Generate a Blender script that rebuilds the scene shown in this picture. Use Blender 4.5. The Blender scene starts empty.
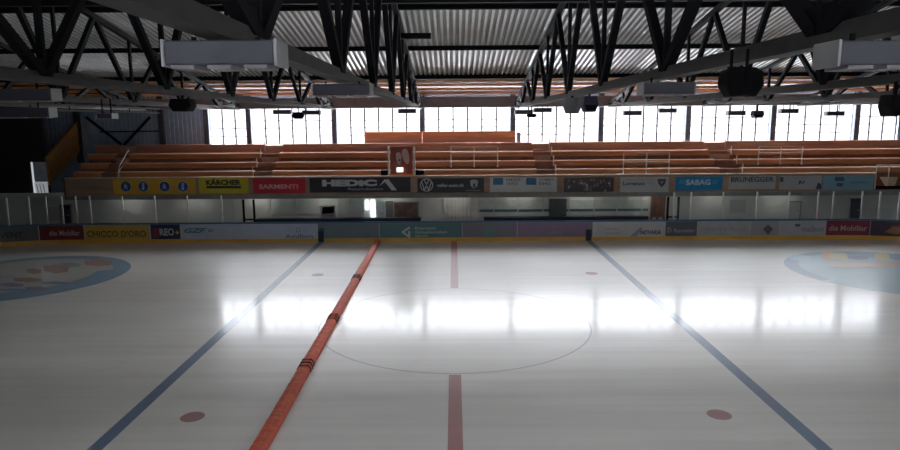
import bpy, math, random
from mathutils import Vector, Matrix
random.seed(7)
SC = bpy.context.scene
COL = SC.collection

# ------------------------------------------------------------------ camera
F, PIT, YAW, ROL, H = 653.07, 0.158073, -0.0062756, -0.0070396, 6.6701
cy, sy = math.cos(YAW), math.sin(YAW)
r0 = Vector((cy, -sy, 0)); f0 = Vector((sy, cy, 0)); z0 = Vector((0, 0, 1))
FWD = f0*math.cos(PIT) - z0*math.sin(PIT)
u0 = f0*math.sin(PIT) + z0*math.cos(PIT)
RGT = r0*math.cos(ROL) + u0*math.sin(ROL)
UPV = u0*math.cos(ROL) - r0*math.sin(ROL)
EYE = Vector((0, 0, H))
cam_d = bpy.data.cameras.new('camera')
cam = bpy.data.objects.new('camera', cam_d); COL.objects.link(cam)
cam_d.sensor_width = 36; cam_d.lens = F/900*36
cam_d.clip_start = 0.05; cam_d.clip_end = 300
m3 = Matrix((RGT, UPV, -FWD)).transposed()
cam.matrix_world = Matrix.Translation(EYE) @ m3.to_4x4()
SC.camera = cam

def ray(px, py):
    return RGT*(px-450) - UPV*(py-225) + FWD*F
def at(px, py, Y):                       # the point of the photo's ray on the plane y = Y
    d = ray(px, py); return EYE + d*(Y/d.y)
def ground(px, py):
    d = ray(px, py); return EYE + d*(-H/d.z)
def ax(px, py, Y): return at(px, py, Y).x
def az(px, py, Y): return at(px, py, Y).z

D = 21.08                                # long axis of the rink
BY = D + 15                              # inner face of the far boards
WY = 45.3                                # window wall

# --------------------------------------------------------------- materials
MATS = {}
def mat(name, col, rough=0.6, metal=0.0, var=0.12, scale=3.0, stretch=(1, 1, 1), emit=0, spec=0.5):
    if name in MATS: return MATS[name]
    m = bpy.data.materials.new(name); m.use_nodes = True
    nt = m.node_tree; b = nt.nodes['Principled BSDF']
    b.inputs['Roughness'].default_value = rough
    b.inputs['Metallic'].default_value = metal
    b.inputs['Specular IOR Level'].default_value = spec
    tc = nt.nodes.new('ShaderNodeTexCoord'); mp = nt.nodes.new('ShaderNodeMapping')
    mp.inputs['Scale'].default_value = stretch
    nz = nt.nodes.new('ShaderNodeTexNoise'); nz.inputs['Scale'].default_value = scale; nz.inputs['Detail'].default_value = 4
    cr = nt.nodes.new('ShaderNodeValToRGB')
    cr.color_ramp.elements[0].position = 0.3; cr.color_ramp.elements[1].position = 0.7
    cr.color_ramp.elements[0].color = tuple(c*(1-var) for c in col) + (1,)
    cr.color_ramp.elements[1].color = tuple(min(1, c*(1+var)) for c in col) + (1,)
    L = nt.links.new
    L(tc.outputs['Object'], mp.inputs['Vector']); L(mp.outputs['Vector'], nz.inputs['Vector'])
    L(nz.outputs['Fac'], cr.inputs['Fac']); L(cr.outputs['Color'], b.inputs['Base Color'])
    if emit:
        b.inputs['Emission Color'].default_value = col + (1,)
        b.inputs['Emission Strength'].default_value = emit
    MATS[name] = m
    return m

def ice_mat(name, col, var=0.05):
    m = bpy.data.materials.new(name); m.use_nodes = True
    nt = m.node_tree; b = nt.nodes['Principled BSDF']; L = nt.links.new
    tc = nt.nodes.new('ShaderNodeTexCoord')
    mp = nt.nodes.new('ShaderNodeMapping'); mp.inputs['Scale'].default_value = (0.07, 2.6, 1)
    nz = nt.nodes.new('ShaderNodeTexNoise'); nz.inputs['Scale'].default_value = 1.0; nz.inputs['Detail'].default_value = 6
    nz.inputs['Roughness'].default_value = 0.65
    mp2 = nt.nodes.new('ShaderNodeMapping'); mp2.inputs['Scale'].default_value = (0.5, 1.1, 1)
    n2 = nt.nodes.new('ShaderNodeTexNoise'); n2.inputs['Scale'].default_value = 0.35; n2.inputs['Detail'].default_value = 4
    ad = nt.nodes.new('ShaderNodeMath'); ad.operation = 'ADD'
    cr = nt.nodes.new('ShaderNodeValToRGB')
    cr.color_ramp.elements[0].position = 0.7; cr.color_ramp.elements[1].position = 1.3
    cr.color_ramp.elements[0].color = tuple(c*(1-var) for c in col) + (1,)
    cr.color_ramp.elements[1].color = tuple(min(1, c*(1+var)) for c in col) + (1,)
    hf = nt.nodes.new('ShaderNodeMath'); hf.operation = 'MULTIPLY'; hf.inputs[1].default_value = 0.5
    cr.color_ramp.elements[0].position = 0.35; cr.color_ramp.elements[1].position = 0.65
    L(tc.outputs['Object'], mp.inputs['Vector']); L(mp.outputs['Vector'], nz.inputs['Vector'])
    L(tc.outputs['Object'], mp2.inputs['Vector']); L(mp2.outputs['Vector'], n2.inputs['Vector'])
    L(nz.outputs['Fac'], ad.inputs[0]); L(n2.outputs['Fac'], ad.inputs[1]); L(ad.outputs[0], hf.inputs[0])
    L(hf.outputs[0], cr.inputs['Fac']); L(cr.outputs['Color'], b.inputs['Base Color'])
    rr = nt.nodes.new('ShaderNodeMapRange')
    rr.inputs['From Min'].default_value = 0.3; rr.inputs['From Max'].default_value = 0.7
    rr.inputs['To Min'].default_value = ICE_ROUGH[0]; rr.inputs['To Max'].default_value = ICE_ROUGH[1]
    L(nz.outputs['Fac'], rr.inputs['Value']); L(rr.outputs['Result'], b.inputs['Roughness'])
    bp = nt.nodes.new('ShaderNodeBump'); bp.inputs['Strength'].default_value = 0.03; bp.inputs['Distance'].default_value = 0.02
    L(nz.outputs['Fac'], bp.inputs['Height']); L(bp.outputs['Normal'], b.inputs['Normal'])
    b.inputs['IOR'].default_value = 1.33
    b.inputs['Roughness'].default_value = 0.36
    nt.links.remove(b.inputs['Roughness'].links[0]); L(rr.outputs['Result'], b.inputs['Coat Roughness'])
    b.inputs['Coat Weight'].default_value = 0.45; b.inputs['Coat IOR'].default_value = 1.36
    return m
ICE_ROUGH = (0.095, 0.165)

def glass_mat(name, tint, refl):
    m = bpy.data.materials.new(name); m.use_nodes = True
    nt = m.node_tree; nt.nodes.remove(nt.nodes['Principled BSDF'])
    out = nt.nodes['Material Output']
    t = nt.nodes.new('ShaderNodeBsdfTransparent'); t.inputs['Color'].default_value = tint + (1,)
    g = nt.nodes.new('ShaderNodeBsdfGlossy'); g.inputs['Roughness'].default_value = 0.05
    mx = nt.nodes.new('ShaderNodeMixShader'); mx.inputs['Fac'].default_value = refl
    nt.links.new(t.outputs[0], mx.inputs[1]); nt.links.new(g.outputs[0], mx.inputs[2]); nt.links.new(mx.outputs[0], out.inputs['Surface'])
    return m

STEEL = mat('dark_steel', (0.003, 0.003, 0.0045), 0.75, 0.0, 0.3, spec=0.15)
CHORD = mat('grey_steel', (0.05, 0.048, 0.046), 0.6, 0.0, 0.2, spec=0.3)
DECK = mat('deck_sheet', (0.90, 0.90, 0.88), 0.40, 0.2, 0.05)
DECKR = mat('deck_recess_shade', (0.42, 0.42, 0.41), 0.6, 0.0, 0.08)  # shade between the ribs painted into the recess faces
GIRD = mat('edge_girder_paint', (0.26, 0.23, 0.25), 0.6)
LAMP = mat('lamp_housing', (0.055, 0.055, 0.075), 0.5, 0.0)
LAMPCAP = mat('lamp_end_plate', (0.34, 0.34, 0.35), 0.45, 0.0)
LAMPRIM = mat('lamp_rim', (0.26, 0.24, 0.25), 0.5)
BLACK = mat('black_cabinet', (0.004, 0.004, 0.005), 0.8, spec=0.2)
BLUEBLK = mat('blue_black_cabinet', (0.02, 0.02, 0.05), 0.6)
GREYDRUM = mat('grey_drum', (0.12, 0.12, 0.13), 0.5)
TIMBER = mat('roof_timber', (0.84, 0.44, 0.23), 0.7, 0, 0.15, 2.0, (0.3, 4, 4))
DARKWOOD = mat('dark_boarding', (0.035, 0.02, 0.015), 0.9, 0, 0.25, 2.0, (0.3, 4, 4))
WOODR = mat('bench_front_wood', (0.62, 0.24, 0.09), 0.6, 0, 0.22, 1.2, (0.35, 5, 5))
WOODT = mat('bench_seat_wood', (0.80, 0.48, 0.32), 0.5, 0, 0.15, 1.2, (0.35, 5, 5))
WOODB = mat('back_panel_wood', (0.56, 0.27, 0.17), 0.65, 0, 0.2, 1.0, (0.35, 5, 5))
RISER = mat('riser_brown', (0.30, 0.14, 0.09), 0.85, 0, 0.2)
STAIRM = mat('stair_grey', (0.58, 0.34, 0.23), 0.8)
CONC = mat('concrete', (0.33, 0.33, 0.31), 0.85, 0, 0.12)
CONCD = mat('concrete_dark', (0.10, 0.10, 0.10), 0.9)
UWALL = mat('under_stand_wall', (0.80, 0.80, 0.77), 0.8, 0, 0.08, 0.6)
PARAPET = mat('parapet_wood', (0.40, 0.26, 0.17), 0.7, 0, 0.18, 1.0, (0.4, 4, 4))
CREAM = mat('cream_rail', (0.62, 0.52, 0.42), 0.6)
WHITE = mat('white_paint', (0.72, 0.70, 0.66), 0.5)
WHITEP = mat('white_panel', (0.62, 0.62, 0.62), 0.6, 0, 0.06)
BLUERAIL = mat('blue_rail', (0.05, 0.16, 0.30), 0.4)
NAVY = mat('navy', (0.012, 0.02, 0.05), 0.5)
YELLOW = mat('kick_yellow', (0.75, 0.42, 0.06), 0.5, 0, 0.15, 0.8)
BLKWALL = mat('black_wall', (0.018, 0.019, 0.022), 0.9)
CLAD = mat('grey_cladding', (0.34, 0.43, 0.55), 0.6, 0.0)
ORPANEL = mat('ochre_panel', (0.36, 0.19, 0.05), 0.7, 0, 0.15)
COLM = mat('column_steel', (0.045, 0.055, 0.075), 0.6)
MULL = mat('mullion', (0.06, 0.06, 0.07), 0.5)
TRANS = mat('transom_pale', (0.55, 0.56, 0.62), 0.5)
REDPAD = mat('red_foam', (0.66, 0.12, 0.06), 0.65, 0, 0.22, 9.0, (1, 1, 1))
REDDARK = mat('red_strap', (0.10, 0.015, 0.012), 0.7)
PANE = glass_mat('window_pane', (0.97, 0.98, 1.0), 0.05)
RGLASS = glass_mat('rink_glass', (0.94, 0.96, 0.96), 0.05)
WALLN = mat('plain_wall', (0.16, 0.16, 0.17), 0.9)

# ------------------------------------------------------------ mesh helpers
class MB:
    def __init__(s): s.v = []; s.f = []; s.mi = []
    def add(s, vs, fs, mi=0):
        n = len(s.v); s.v += [tuple(p) for p in vs]
        for f in fs: s.f.append(tuple(i+n for i in f)); s.mi.append(mi)
    def box(s, x0, x1, y0, y1, z0, z1, mi=0):
        s.add([(x0,y0,z0),(x1,y0,z0),(x1,y1,z0),(x0,y1,z0),(x0,y0,z1),(x1,y0,z1),(x1,y1,z1),(x0,y1,z1)],
              [(0,3,2,1),(4,5,6,7),(0,1,5,4),(1,2,6,5),(2,3,7,6),(3,0,4,7)], mi)
        return s
    def bar(s, p, q, w, h=None, mi=0):
        p, q = Vector(p), Vector(q); h = h or w
        d = (q-p).normalized(); a = Vector((0,0,1)) if abs(d.z) < 0.9 else Vector((1,0,0))
        u = d.cross(a).normalized(); v = u.cross(d).normalized()
        c = []
        for e in (p, q):
            for i, j in ((-1,-1),(1,-1),(1,1),(-1,1)): c.append(e + u*(i*w/2) + v*(j*h/2))
        s.add(c, [(3,2,1,0),(4,5,6,7),(0,1,5,4),(1,2,6,5),(2,3,7,6),(3,0,4,7)], mi)
        return s
    def tube(s, p, q, r0, r1=None, n=10, mi=0):
        p, q = Vector(p), Vector(q); r1 = r0 if r1 is None else r1
        d = (q-p).normalized(); a = Vector((0,0,1)) if abs(d.z) < 0.9 else Vector((1,0,0))
        u = d.cross(a).normalized(); v = u.cross(d).normalized(); c = []
        for e, r in ((p, r0), (q, r1)):
            for k in range(n):
                t = 2*math.pi*k/n; c.append(e + u*(math.cos(t)*r) + v*(math.sin(t)*r))
        s.add(c, [tuple(range(n))[::-1], tuple(range(n, 2*n))] + [(k, (k+1)%n, n+(k+1)%n, n+k) for k in range(n)], mi)
        return s
    def prism_x(s, prof, x0, x1, mi=0):      # profile of (y, z), extruded along x
        n = len(prof)
        s.add([(x0,y,z) for y,z in prof] + [(x1,y,z) for y,z in prof],
              [tuple(range(n)), tuple(range(2*n-1, n-1, -1))] + [(k, n+k, n+(k+1)%n, (k+1)%n) for k in range(n)], mi)
        return s
    def plate(s, poly, y0, y1, mi=0):        # polygon of (x, z), thickness along y
        n = len(poly)
        s.add([(x,y0,z) for x,z in poly] + [(x,y1,z) for x,z in poly],
              [tuple(range(n)), tuple(range(2*n-1, n-1, -1))] + [(k, n+k, n+(k+1)%n, (k+1)%n) for k in range(n)], mi)
        return s
    def build(s, name, m, parent=None, bevel=0):
        me = bpy.data.meshes.new(name); me.from_pydata(s.v, [], s.f)
        for x in (m if isinstance(m, (list, tuple)) else [m]): me.materials.append(x)
        me.polygons.foreach_set('material_index', s.mi); me.update()
        o = bpy.data.objects.new(name, me); COL.objects.link(o)
        if name == 'floor':
            import bmesh
            bm = bmesh.new(); bm.from_mesh(me); bm.normal_update()
            bmesh.ops.reverse_faces(bm, faces=[f for f in bm.faces if f.normal.z < -0.5]); bm.to_mesh(me); bm.free()
        else: fix_normals(me)
        if parent is not None:
            o.parent = parent
            o.matrix_parent_inverse = Matrix.Translation(-Vector(parent.location))
        if bevel:
            b = o.modifiers.new('bevel', 'BEVEL'); b.width = bevel; b.segments = 2; b.limit_method = 'ANGLE'
        return o
def fix_normals(me):
    import bmesh
    bm = bmesh.new(); bm.from_mesh(me)
    bmesh.ops.recalc_face_normals(bm, faces=bm.faces); bm.to_mesh(me); bm.free()

def thing(name, label, cat, loc=(0,0,0), group=None):
    o = bpy.data.objects.new(name, None); COL.objects.link(o); o.location = loc
    o.empty_display_size = 0.2
    o['label'] = label; o['category'] = cat
    if group: o['group'] = group
    return o
def tag(o, label, cat, group=None):
    o['label'] = label; o['category'] = cat
    if group: o['group'] = group
    return o
def struct(o, label=None, cat=None):
    o['kind'] = 'structure'
    if label: o['label'] = label
    if cat: o['category'] = cat
    return o
def dup(root, offset, label=None):           # a copy of a thing with its parts and their sub-parts
    def cp(o, par):
        c = o.copy(); COL.objects.link(c)
        if par is not None: c.parent = par
        for ch in o.children: cp(ch, c)
        return c
    r = cp(root, None); r.location = Vector(root.location) + Vector(offset)
    if label: r['label'] = label
    return r

def text_mesh(body, height, width=None, bold=0.0, shear=0.0):
    cu = bpy.data.curves.new('lettering', 'FONT'); cu.body = body; cu.size = 1.0
    cu.offset = bold; cu.shear = shear; cu.resolution_u = 3
    ob = bpy.data.objects.new('lettering', cu); COL.objects.link(ob)
    dg = bpy.context.evaluated_depsgraph_get()
    me = bpy.data.meshes.new_from_object(ob.evaluated_get(dg))
    bpy.data.objects.remove(ob); bpy.data.curves.remove(cu)
    xs = [v.co.x for v in me.vertices]; ys = [v.co.y for v in me.vertices]
    x0, x1, y0, y1 = min(xs), max(xs), min(ys), max(ys)
    sc = height/(y1-y0); sx = sc if width is None else width/(x1-x0)
    vs = [((v.co.x-(x0+x1)/2)*sx, (v.co.y-(y0+y1)/2)*sc) for v in me.vertices]
    fs = [tuple(p.vertices) for p in me.polygons]
    bpy.data.meshes.remove(me)
    return vs, fs

# ============================================================ THE SETTING
def arc_y(X):                                # far board line with its rounded corners
    R = 8.5; c = 30 - R
    if abs(X) <= c: return BY
    d = min(abs(X)-c, R*0.999)
    return BY - R + math.sqrt(R*R-d*d)

# ice: one floor mesh; the painted lines and circles are faces of it
b = MB()
R = 8.5; cx = 30-R; pts = []
for (sx_, sy_, a0) in ((1, 1, 0), (-1, 1, 90), (-1, -1, 180), (1, -1, 270)):
    for k in range(13):
        t = math.radians(a0 + 90*k/12)
        pts.append((sx_*cx + R*math.cos(t), D + sy_*(15-R) + R*math.sin(t)))
b.add([(x, y, 0) for x, y in pts], [tuple(range(len(pts)))], 0)
b.add([(x, y, 0) for x, y in pts] + [(x, y, -0.15) for x, y in pts], [(k, (k+1) % 52, 52+(k+1) % 52, 52+k) for k in range(52)], 0)
ZL = [0.0]
def quad(x0, x1, y0, y1, mi, z=0.002): b.add([(x0,y0,z),(x1,y0,z),(x1,y1,z),(x0,y1,z)], [(0,1,2,3)], mi)
def disc(x, y, r, mi, z=0.002, n=48, rx=None):
    rx = rx or r
    b.add([(x+rx*math.cos(2*math.pi*k/n), y+r*math.sin(2*math.pi*k/n), z) for k in range(n)], [tuple(range(n))], mi)
def ring(x, y, r0, r1, mi, z=0.002, a0=0, a1=360, n=72):
    vs = []
    for k in range(n+1):
        t = math.radians(a0+(a1-a0)*k/n)
        vs += [(x+r0*math.cos(t), y+r0*math.sin(t), z), (x+r1*math.cos(t), y+r1*math.sin(t), z)]
    b.add(vs, [(2*k, 2*k+1, 2*k+3, 2*k+2) for k in range(n)], mi)
for s in (-1, 1):
    quad(s*7.5-0.16+0.03, s*7.5+0.16+0.03, D-15, BY, 1)
    for t in (-1, 1): disc(s*6.03, D+t*7, 0.27, 3)
quad(-0.16, 0.16, D-15, D-4.55, 2); quad(-0.16, 0.16, D+4.55, BY, 2)
ring(0, D, 4.45, 4.5, 4)
# left end circle with its sponsor picture
X0, Y0 = -19.3, D+7
disc(X0, Y0, 4.5, 5, 0.002)
ring(X0, Y0, 3.75, 4.5, 6, 0.004, 20, 170)
ring(X0, Y0, 3.1, 4.5, 6, 0.004, -75, 20)
ring(X0, Y0, 4.1, 4.5, 6, 0.004, 170, 285)
PZ = [0.005]
def poly(ps, mi):
    PZ[0] += 0.0006; z = PZ[0]; b.add([(x, y, z) for x, y in ps], [tuple(range(len(ps)))], mi)
for (px, py, w, h, mi) in ((56,269,26,9,7),(70,265,22,5,8),(98,263,28,7,7),(34,271,15,6,7),(28,280,30,5,7),(12,285,24,4,9),(38,289,26,5,9),(14,290,30,3,6),(55,283,28,3,9),(8,277,18,4,10)):
    g0 = [ground(px+dx*w/2, py+dy*h/2) for dx, dy in ((-1,-.6),(0,-1),(1,-.3),(.9,.7),(0,1),(-.9,.5))]
    poly([(g.x, g.y) for g in g0], mi)
# right end circle
X0 = 19.5
disc(X0, Y0, 4.5, 11, 0.002)
ring(X0, Y0, 3.9, 4.5, 12, 0.004, 60, 200)
for (px, py, w, h, mi) in ((829,256,16,10,13),(846,257,34,8,14),(866,255,40,6,12),(858,258,22,4,9),(882,257,16,9,14),(896,257,14,7,6),(846,265,38,7,15),(880,265,60,7,15),(800,258,22,6,16)):
    g0 = [ground(px+dx*w/2, py+dy*h/2) for dx, dy in ((-1,-.6),(0,-1),(1,-.5),(.9,.7),(0,1),(-.9,.5))]
    poly([(g.x, g.y) for g in g0], mi)
IC = (0.77, 0.75, 0.70)
cols = [IC, (0.17, 0.23, 0.33), (0.46, 0.22, 0.21), (0.42, 0.23, 0.22), (0.46, 0.47, 0.50), (0.50, 0.49, 0.45), (0.25, 0.37, 0.48),
        (0.42, 0.27, 0.22), (0.30, 0.34, 0.32), (0.27, 0.28, 0.36), (0.38, 0.42, 0.44), (0.40, 0.54, 0.58), (0.30, 0.38, 0.48),
        (0.66, 0.42, 0.24), (0.62, 0.54, 0.30), (0.56, 0.44, 0.38), (0.45, 0.58, 0.68)]
ICEB = True
ice = b.build('floor', [ice_mat('ice_%d' % i, c, 0.11 if i == 0 else 0.05) for i, c in enumerate(cols)])
struct(ice)
w = MB()
w.box(-40, 40, BY+0.02, 47, -0.3, 0.0); w.box(-40, -30.02, -6, BY+0.02, -0.3, 0); w.box(30.02, 40, -6, BY+0.02, -0.3, 0)
w.box(-30.02, 30.02, -6, 6.06, -0.3, 0); w.box(-40, 40, -6, 47, -0.6, -0.3)
struct(w.build('floor_walkway', CONCD))

# ---- roof
def roof_z(Y):                               # underside line of the purlins
    Y = D + abs(Y-D)
    return 10.97 - 0.182*(Y-25.95)
def deck(x0, x1, ya, yb, name, m, pitch=0.26, dep=0.10):
    bb = MB(); n = int((x1-x0)/pitch); row = []
    for k in range(n):
        x = x0+k*pitch
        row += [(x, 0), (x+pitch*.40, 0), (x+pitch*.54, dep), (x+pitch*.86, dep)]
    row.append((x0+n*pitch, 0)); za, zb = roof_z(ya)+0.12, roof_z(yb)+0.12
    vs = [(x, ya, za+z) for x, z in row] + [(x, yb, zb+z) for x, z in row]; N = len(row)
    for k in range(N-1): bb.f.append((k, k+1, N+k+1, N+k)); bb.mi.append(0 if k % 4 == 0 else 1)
    bb.v = vs
    t = 0.22
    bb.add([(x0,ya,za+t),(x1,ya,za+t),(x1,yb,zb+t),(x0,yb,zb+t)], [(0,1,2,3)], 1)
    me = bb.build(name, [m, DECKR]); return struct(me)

RX0, RX1, RY0, RY1 = -8.0, 18.0, 20.80, 21.36     # added ridge skylight, made up to let light down on the ice
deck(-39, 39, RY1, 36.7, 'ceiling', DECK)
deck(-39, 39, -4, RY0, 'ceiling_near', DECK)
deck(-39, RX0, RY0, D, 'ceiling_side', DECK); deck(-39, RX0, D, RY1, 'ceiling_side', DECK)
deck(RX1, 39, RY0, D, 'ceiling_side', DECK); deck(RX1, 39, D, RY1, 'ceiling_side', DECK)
for i, (ya, yb_) in enumerate(((RY0, D), (D, RY1))):
    za, zb = roof_z(ya)+0.2, roof_z(yb_)+0.2; fr = MB()
    n = 17
    for k in range(n+1):
        x = RX0+(RX1-RX0)*k/n; fr.bar((x, ya, za), (x, yb_, zb), 0.08, 0.1)
    for yy, zz in ((ya, za), (yb_, zb)): fr.bar((RX0, yy, zz), (RX1, yy, zz), 0.1, 0.12)
    wo = struct(fr.build('window_%d' % (20+i), MULL))  # frame of the added skylight
    pn = MB(); pn.add([(RX0, ya, za+.06), (RX1, ya, za+.06), (RX1, yb_, zb+.06), (RX0, yb_, zb+.06), (RX0, ya, za+.08), (RX1, ya, za+.08), (RX1, yb_, zb+.08), (RX0, yb_, zb+.08)],
        [(0,3,2,1),(4,5,6,7),(0,1,5,4),(1,2,6,5),(2,3,7,6),(3,0,4,7)])
    pn.build('pane', PANE, wo)
    ld = bpy.data.lights.new('daylight', 'AREA'); ld.shape = 'RECTANGLE'; ld.size = RX1-RX0; ld.size_y = math.hypot(yb_-ya, zb-za)
    ld.cycles.is_portal = True
    lo = bpy.data.objects.new('daylight', ld); COL.objects.link(lo)
    lo.location = ((RX0+RX1)/2, (ya+yb_)/2, (za+zb)/2+0.15); lo.rotation_euler = (math.atan2(zb-za, yb_-ya), 0, 0)
bb = MB(); za, zb = roof_z(36.7)+0.13, 8.62
bb.add([(-39,36.7,za),(39,36.7,za),(39,46,zb),(-39,46,zb),(-39,36.7,za+.2),(39,36.7,za+.2),(39,46,zb+.2),(-39,46,zb+.2)],
       [(0,3,2,1),(4,5,6,7),(0,1,5,4),(1,2,6,5),(2,3,7,6),(3,0,4,7)])
struct(bb.build('ceiling_far', DARKWOOD))

# ---- walls
SILL = az(456, 146.3, WY); HEAD = az(456, 97.8, WY)
colx = [208, 250, 335, 422.5, 512.5, 600, 686.5, 771, 854]
CX = [ax(p, 128, WY) for p in colx] + [ax(898, 128, WY)]
wl = MB(); ZT = 8.65
wl.box(-39, 39, WY, WY+0.25, 0, SILL); wl.box(-39, CX[0], WY, WY+0.25, SILL, ZT)
wl.box(CX[-1], 39, WY, WY+0.25, SILL, ZT); wl.box(CX[0], CX[-1], WY, WY+0.25, HEAD, ZT+0.1)
x = -31.0
while x < CX[0]-0.1:                          # standing ribs of the sheet cladding
    wl.box(x, x+0.12, WY-0.05, WY, 4.2, ZT-0.1); x += 0.3
struct(wl.build('wall_far', CLAD))
for s, n in ((-1, 'left'), (1, 'right')):
    q = MB(); q.prism_x([(-5, -0.3), (46, -0.3), (46, 8.0), (D, 12.7), (-5, 8.0)], s*39, s*39.25)
    struct(q.build('wall_'+n, BLKWALL if s < 0 else WALLN))
q = MB(); q.box(-39, 39, -4.4, -4.15, -0.3, 5.8); q.box(-39, 39, -4.4, -4.15, 7.0, 7.9); q.box(-39, -10, -4.4, -4.15, 5.8, 7.0); q.box(26, 39, -4.4, -4.15, 5.8, 7.0)
struct(q.build('wall_near', WALLN))
fr = MB()
for k in range(37): fr.box(-10.04+k, -9.96+k, -4.35, -4.2, 5.8, 7.0)
wo = struct(fr.build('window_30', MULL))  # window strip added behind the camera to light the boards from the front
pn = MB(); pn.box(-10, 26, -4.3, -4.28, 5.8, 7.0); pn.build('pane', PANE, wo)
ld = bpy.data.lights.new('daylight', 'AREA'); ld.shape = 'RECTANGLE'; ld.size = 36; ld.size_y = 1.2; ld.cycles.is_portal = True
lo = bpy.data.objects.new('daylight', ld); COL.objects.link(lo); lo.location = (8, -4.5, 6.4); lo.rotation_euler = (math.radians(90), 0, 0)

# windows, one per bay: mullions, transoms and panes
for i in range(len(CX)-1):
    x0, x1 = CX[i]+0.13, CX[i+1]-0.13
    n = max(2, round((x1-x0)/1.0))
    fr = MB(); fr.box(x0, x1, WY+0.02, WY+0.12, SILL, SILL+0.08); fr.box(x0, x1, WY+0.02, WY+0.12, HEAD-0.08, HEAD)
    for k in range(n+1):
        xx = x0+(x1-x0)*k/n; fr.box(xx-0.05, xx+0.05, WY+0.02, WY+0.12, SILL, HEAD)
    wo = struct(fr.build('window_%d' % (i+1), MULL))
    tr = MB()
    for zz in (az(456, 119.5, WY), az(456, 127, WY), az(456, 135, WY)):
        tr.box(x0, x1, WY+0.05, WY+0.09, zz-0.03, zz+0.03)
    tr.build('transom', TRANS, wo)
    pn = MB(); pn.box(x0, x1, WY+0.10, WY+0.115, SILL, HEAD); pn.build('pane', PANE, wo)
    ld = bpy.data.lights.new('daylight', 'AREA'); ld.shape = 'RECTANGLE'; ld.size = x1-x0; ld.size_y = HEAD-SILL
    ld.cycles.is_portal = True
    lo = bpy.data.objects.new('daylight', ld); COL.objects.link(lo)
    lo.location = ((x0+x1)/2, WY+0.3, (SILL+HEAD)/2); lo.rotation_euler = (math.radians(-90), 0, 0)
for i, X in enumerate(CX[:-1] + [ax(163, 128, WY), ax(79, 128, WY)]):
    q = MB(); q.box(X-0.17, X+0.17, WY-0.32, WY-0.02, 4.0, 8.6); struct(q.build('trim_%d' % (i+1), COLM))
# cross bracing on the cladding
q = MB()
for a, c in (((86, 117), (122, 145)), ((150, 117), (124, 145))):
    q.bar(at(a[0], a[1], WY-0.15), at(c[0], c[1], WY-0.15), 0.14)
q.bar(at(100, 132, WY-0.12), at(160, 131, WY-0.12), 0.08)
tag(q.build('wall_bracing', STEEL), 'dark steel V bracing against the grey sheet wall left of the windows', 'bracing')

# ============================================================ ROOF STEEL
BZ = 7.55
TX = [-19.8, -13.8, -7.8, -2.15, 4.03, 10.0, 16.0, 22.0]
tlab = ['long dark roof truss furthest to the left, over the black wall end',
        'second roof truss from the left, over the stair at the left of the stand',
        'third roof truss from the left, with big V struts above the ladder tray',
        'roof truss just left of the middle, with thick grey chord running to the broad lamp',
        'roof truss just right of the middle, whose chord carries the black speaker cluster',
        'roof truss over the third aisle, right of the black speaker cluster',
        'second roof truss from the right, above the right-hand guard rail',
        'roof truss furthest to the right, cut by the picture edge']
NB = [2.1+5.3*k for k in range(8)]            # bottom nodes
NT = [4.75+5.3*k for k in range(8)]           # top nodes, a purlin on each
for X, lb in zip(TX, tlab):
    t = thing('roof_truss', lb, 'roof truss', (X, 0, BZ), 'roof trusses across the hall')
    c = MB(); c.box(X-0.13, X+0.13, -3.9, 42.4, BZ-0.12, BZ+0.0); c.box(X-0.05, X+0.05, -3.9, 42.4, BZ, BZ+0.10)
    c.build('bottom_chord', CHORD, t)
    c = MB()
    tops = [-3.9] + [NT[0]-5.3] + NT[:3] + [D] + NT[3:] + [42.4]
    tops = sorted(set(round(v, 3) for v in tops))
    for a, e in zip(tops[:-1], tops[1:]):
        if e-a > 0.3: c.bar((X, a, roof_z(a)-0.25), (X, e, roof_z(e)-0.25), 0.2, 0.18)
    c.build('top_chord', STEEL, t)
    for yb in NB:
        for dy in (-2.65, 2.65):
            yt = yb+dy
            MB().bar((X, yb, BZ), (X, yt, roof_z(yt)-0.25), 0.17, 0.17).build('diagonal', STEEL, t)
        MB().bar((X, yb, BZ), (X, yb, roof_z(yb)-0.25), 0.11, 0.11).build('post', STEEL, t)
        g = MB(); g.box(X-0.04, X+0.04, yb-0.32, yb+0.32, BZ, BZ+0.34); g.build('gusset_plate', STEEL, t)

plab = {36.55: 'dark purlin where the white roof sheet meets the orange timber battens', 31.25: 'dark purlin crossing the middle of the visible white roof sheet',
        25.95: 'dark purlin along the upper edge of the visible white roof sheet'}
for Y in (36.55, 31.25, 25.95):
    q = MB(); z = roof_z(Y); q.box(-38.8, 38.8, Y-0.07, Y+0.07, z-0.1, z-0.06); q.box(-38.8, 38.8, Y-0.07, Y+0.07, z+0.07, z+0.11); q.box(-38.8, 38.8, Y-0.02, Y+0.02, z-0.07, z+0.09)
    tag(q.build('roof_purlin', STEEL), plab[Y], 'purlin', 'steel purlins under the roof sheet')
# ridge girder near the top of the view
z = az(456, 3.0, 20.2)
t = thing('ridge_girder', 'black lattice girder across the very top of the picture', 'girder', (0, 20.2, z))
q = MB(); q.box(-38.8, 38.8, 20.1, 20.3, z, z+0.22); q.build('lower_flange', STEEL, t)
q = MB(); q.box(-38.8, 38.8, 20.1, 20.3, z+0.9, z+1.05); q.build('upper_flange', STEEL, t)
x = -38
while x < 38:
    q = MB(); q.bar((x, 20.2, z+0.2), (x+0.8, 20.2, z+0.95), 0.1); q.bar((x+0.8, 20.2, z+0.95), (x+1.6, 20.2, z+0.2), 0.1); q.build('lattice_web', STEEL, t); x += 4.0
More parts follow.
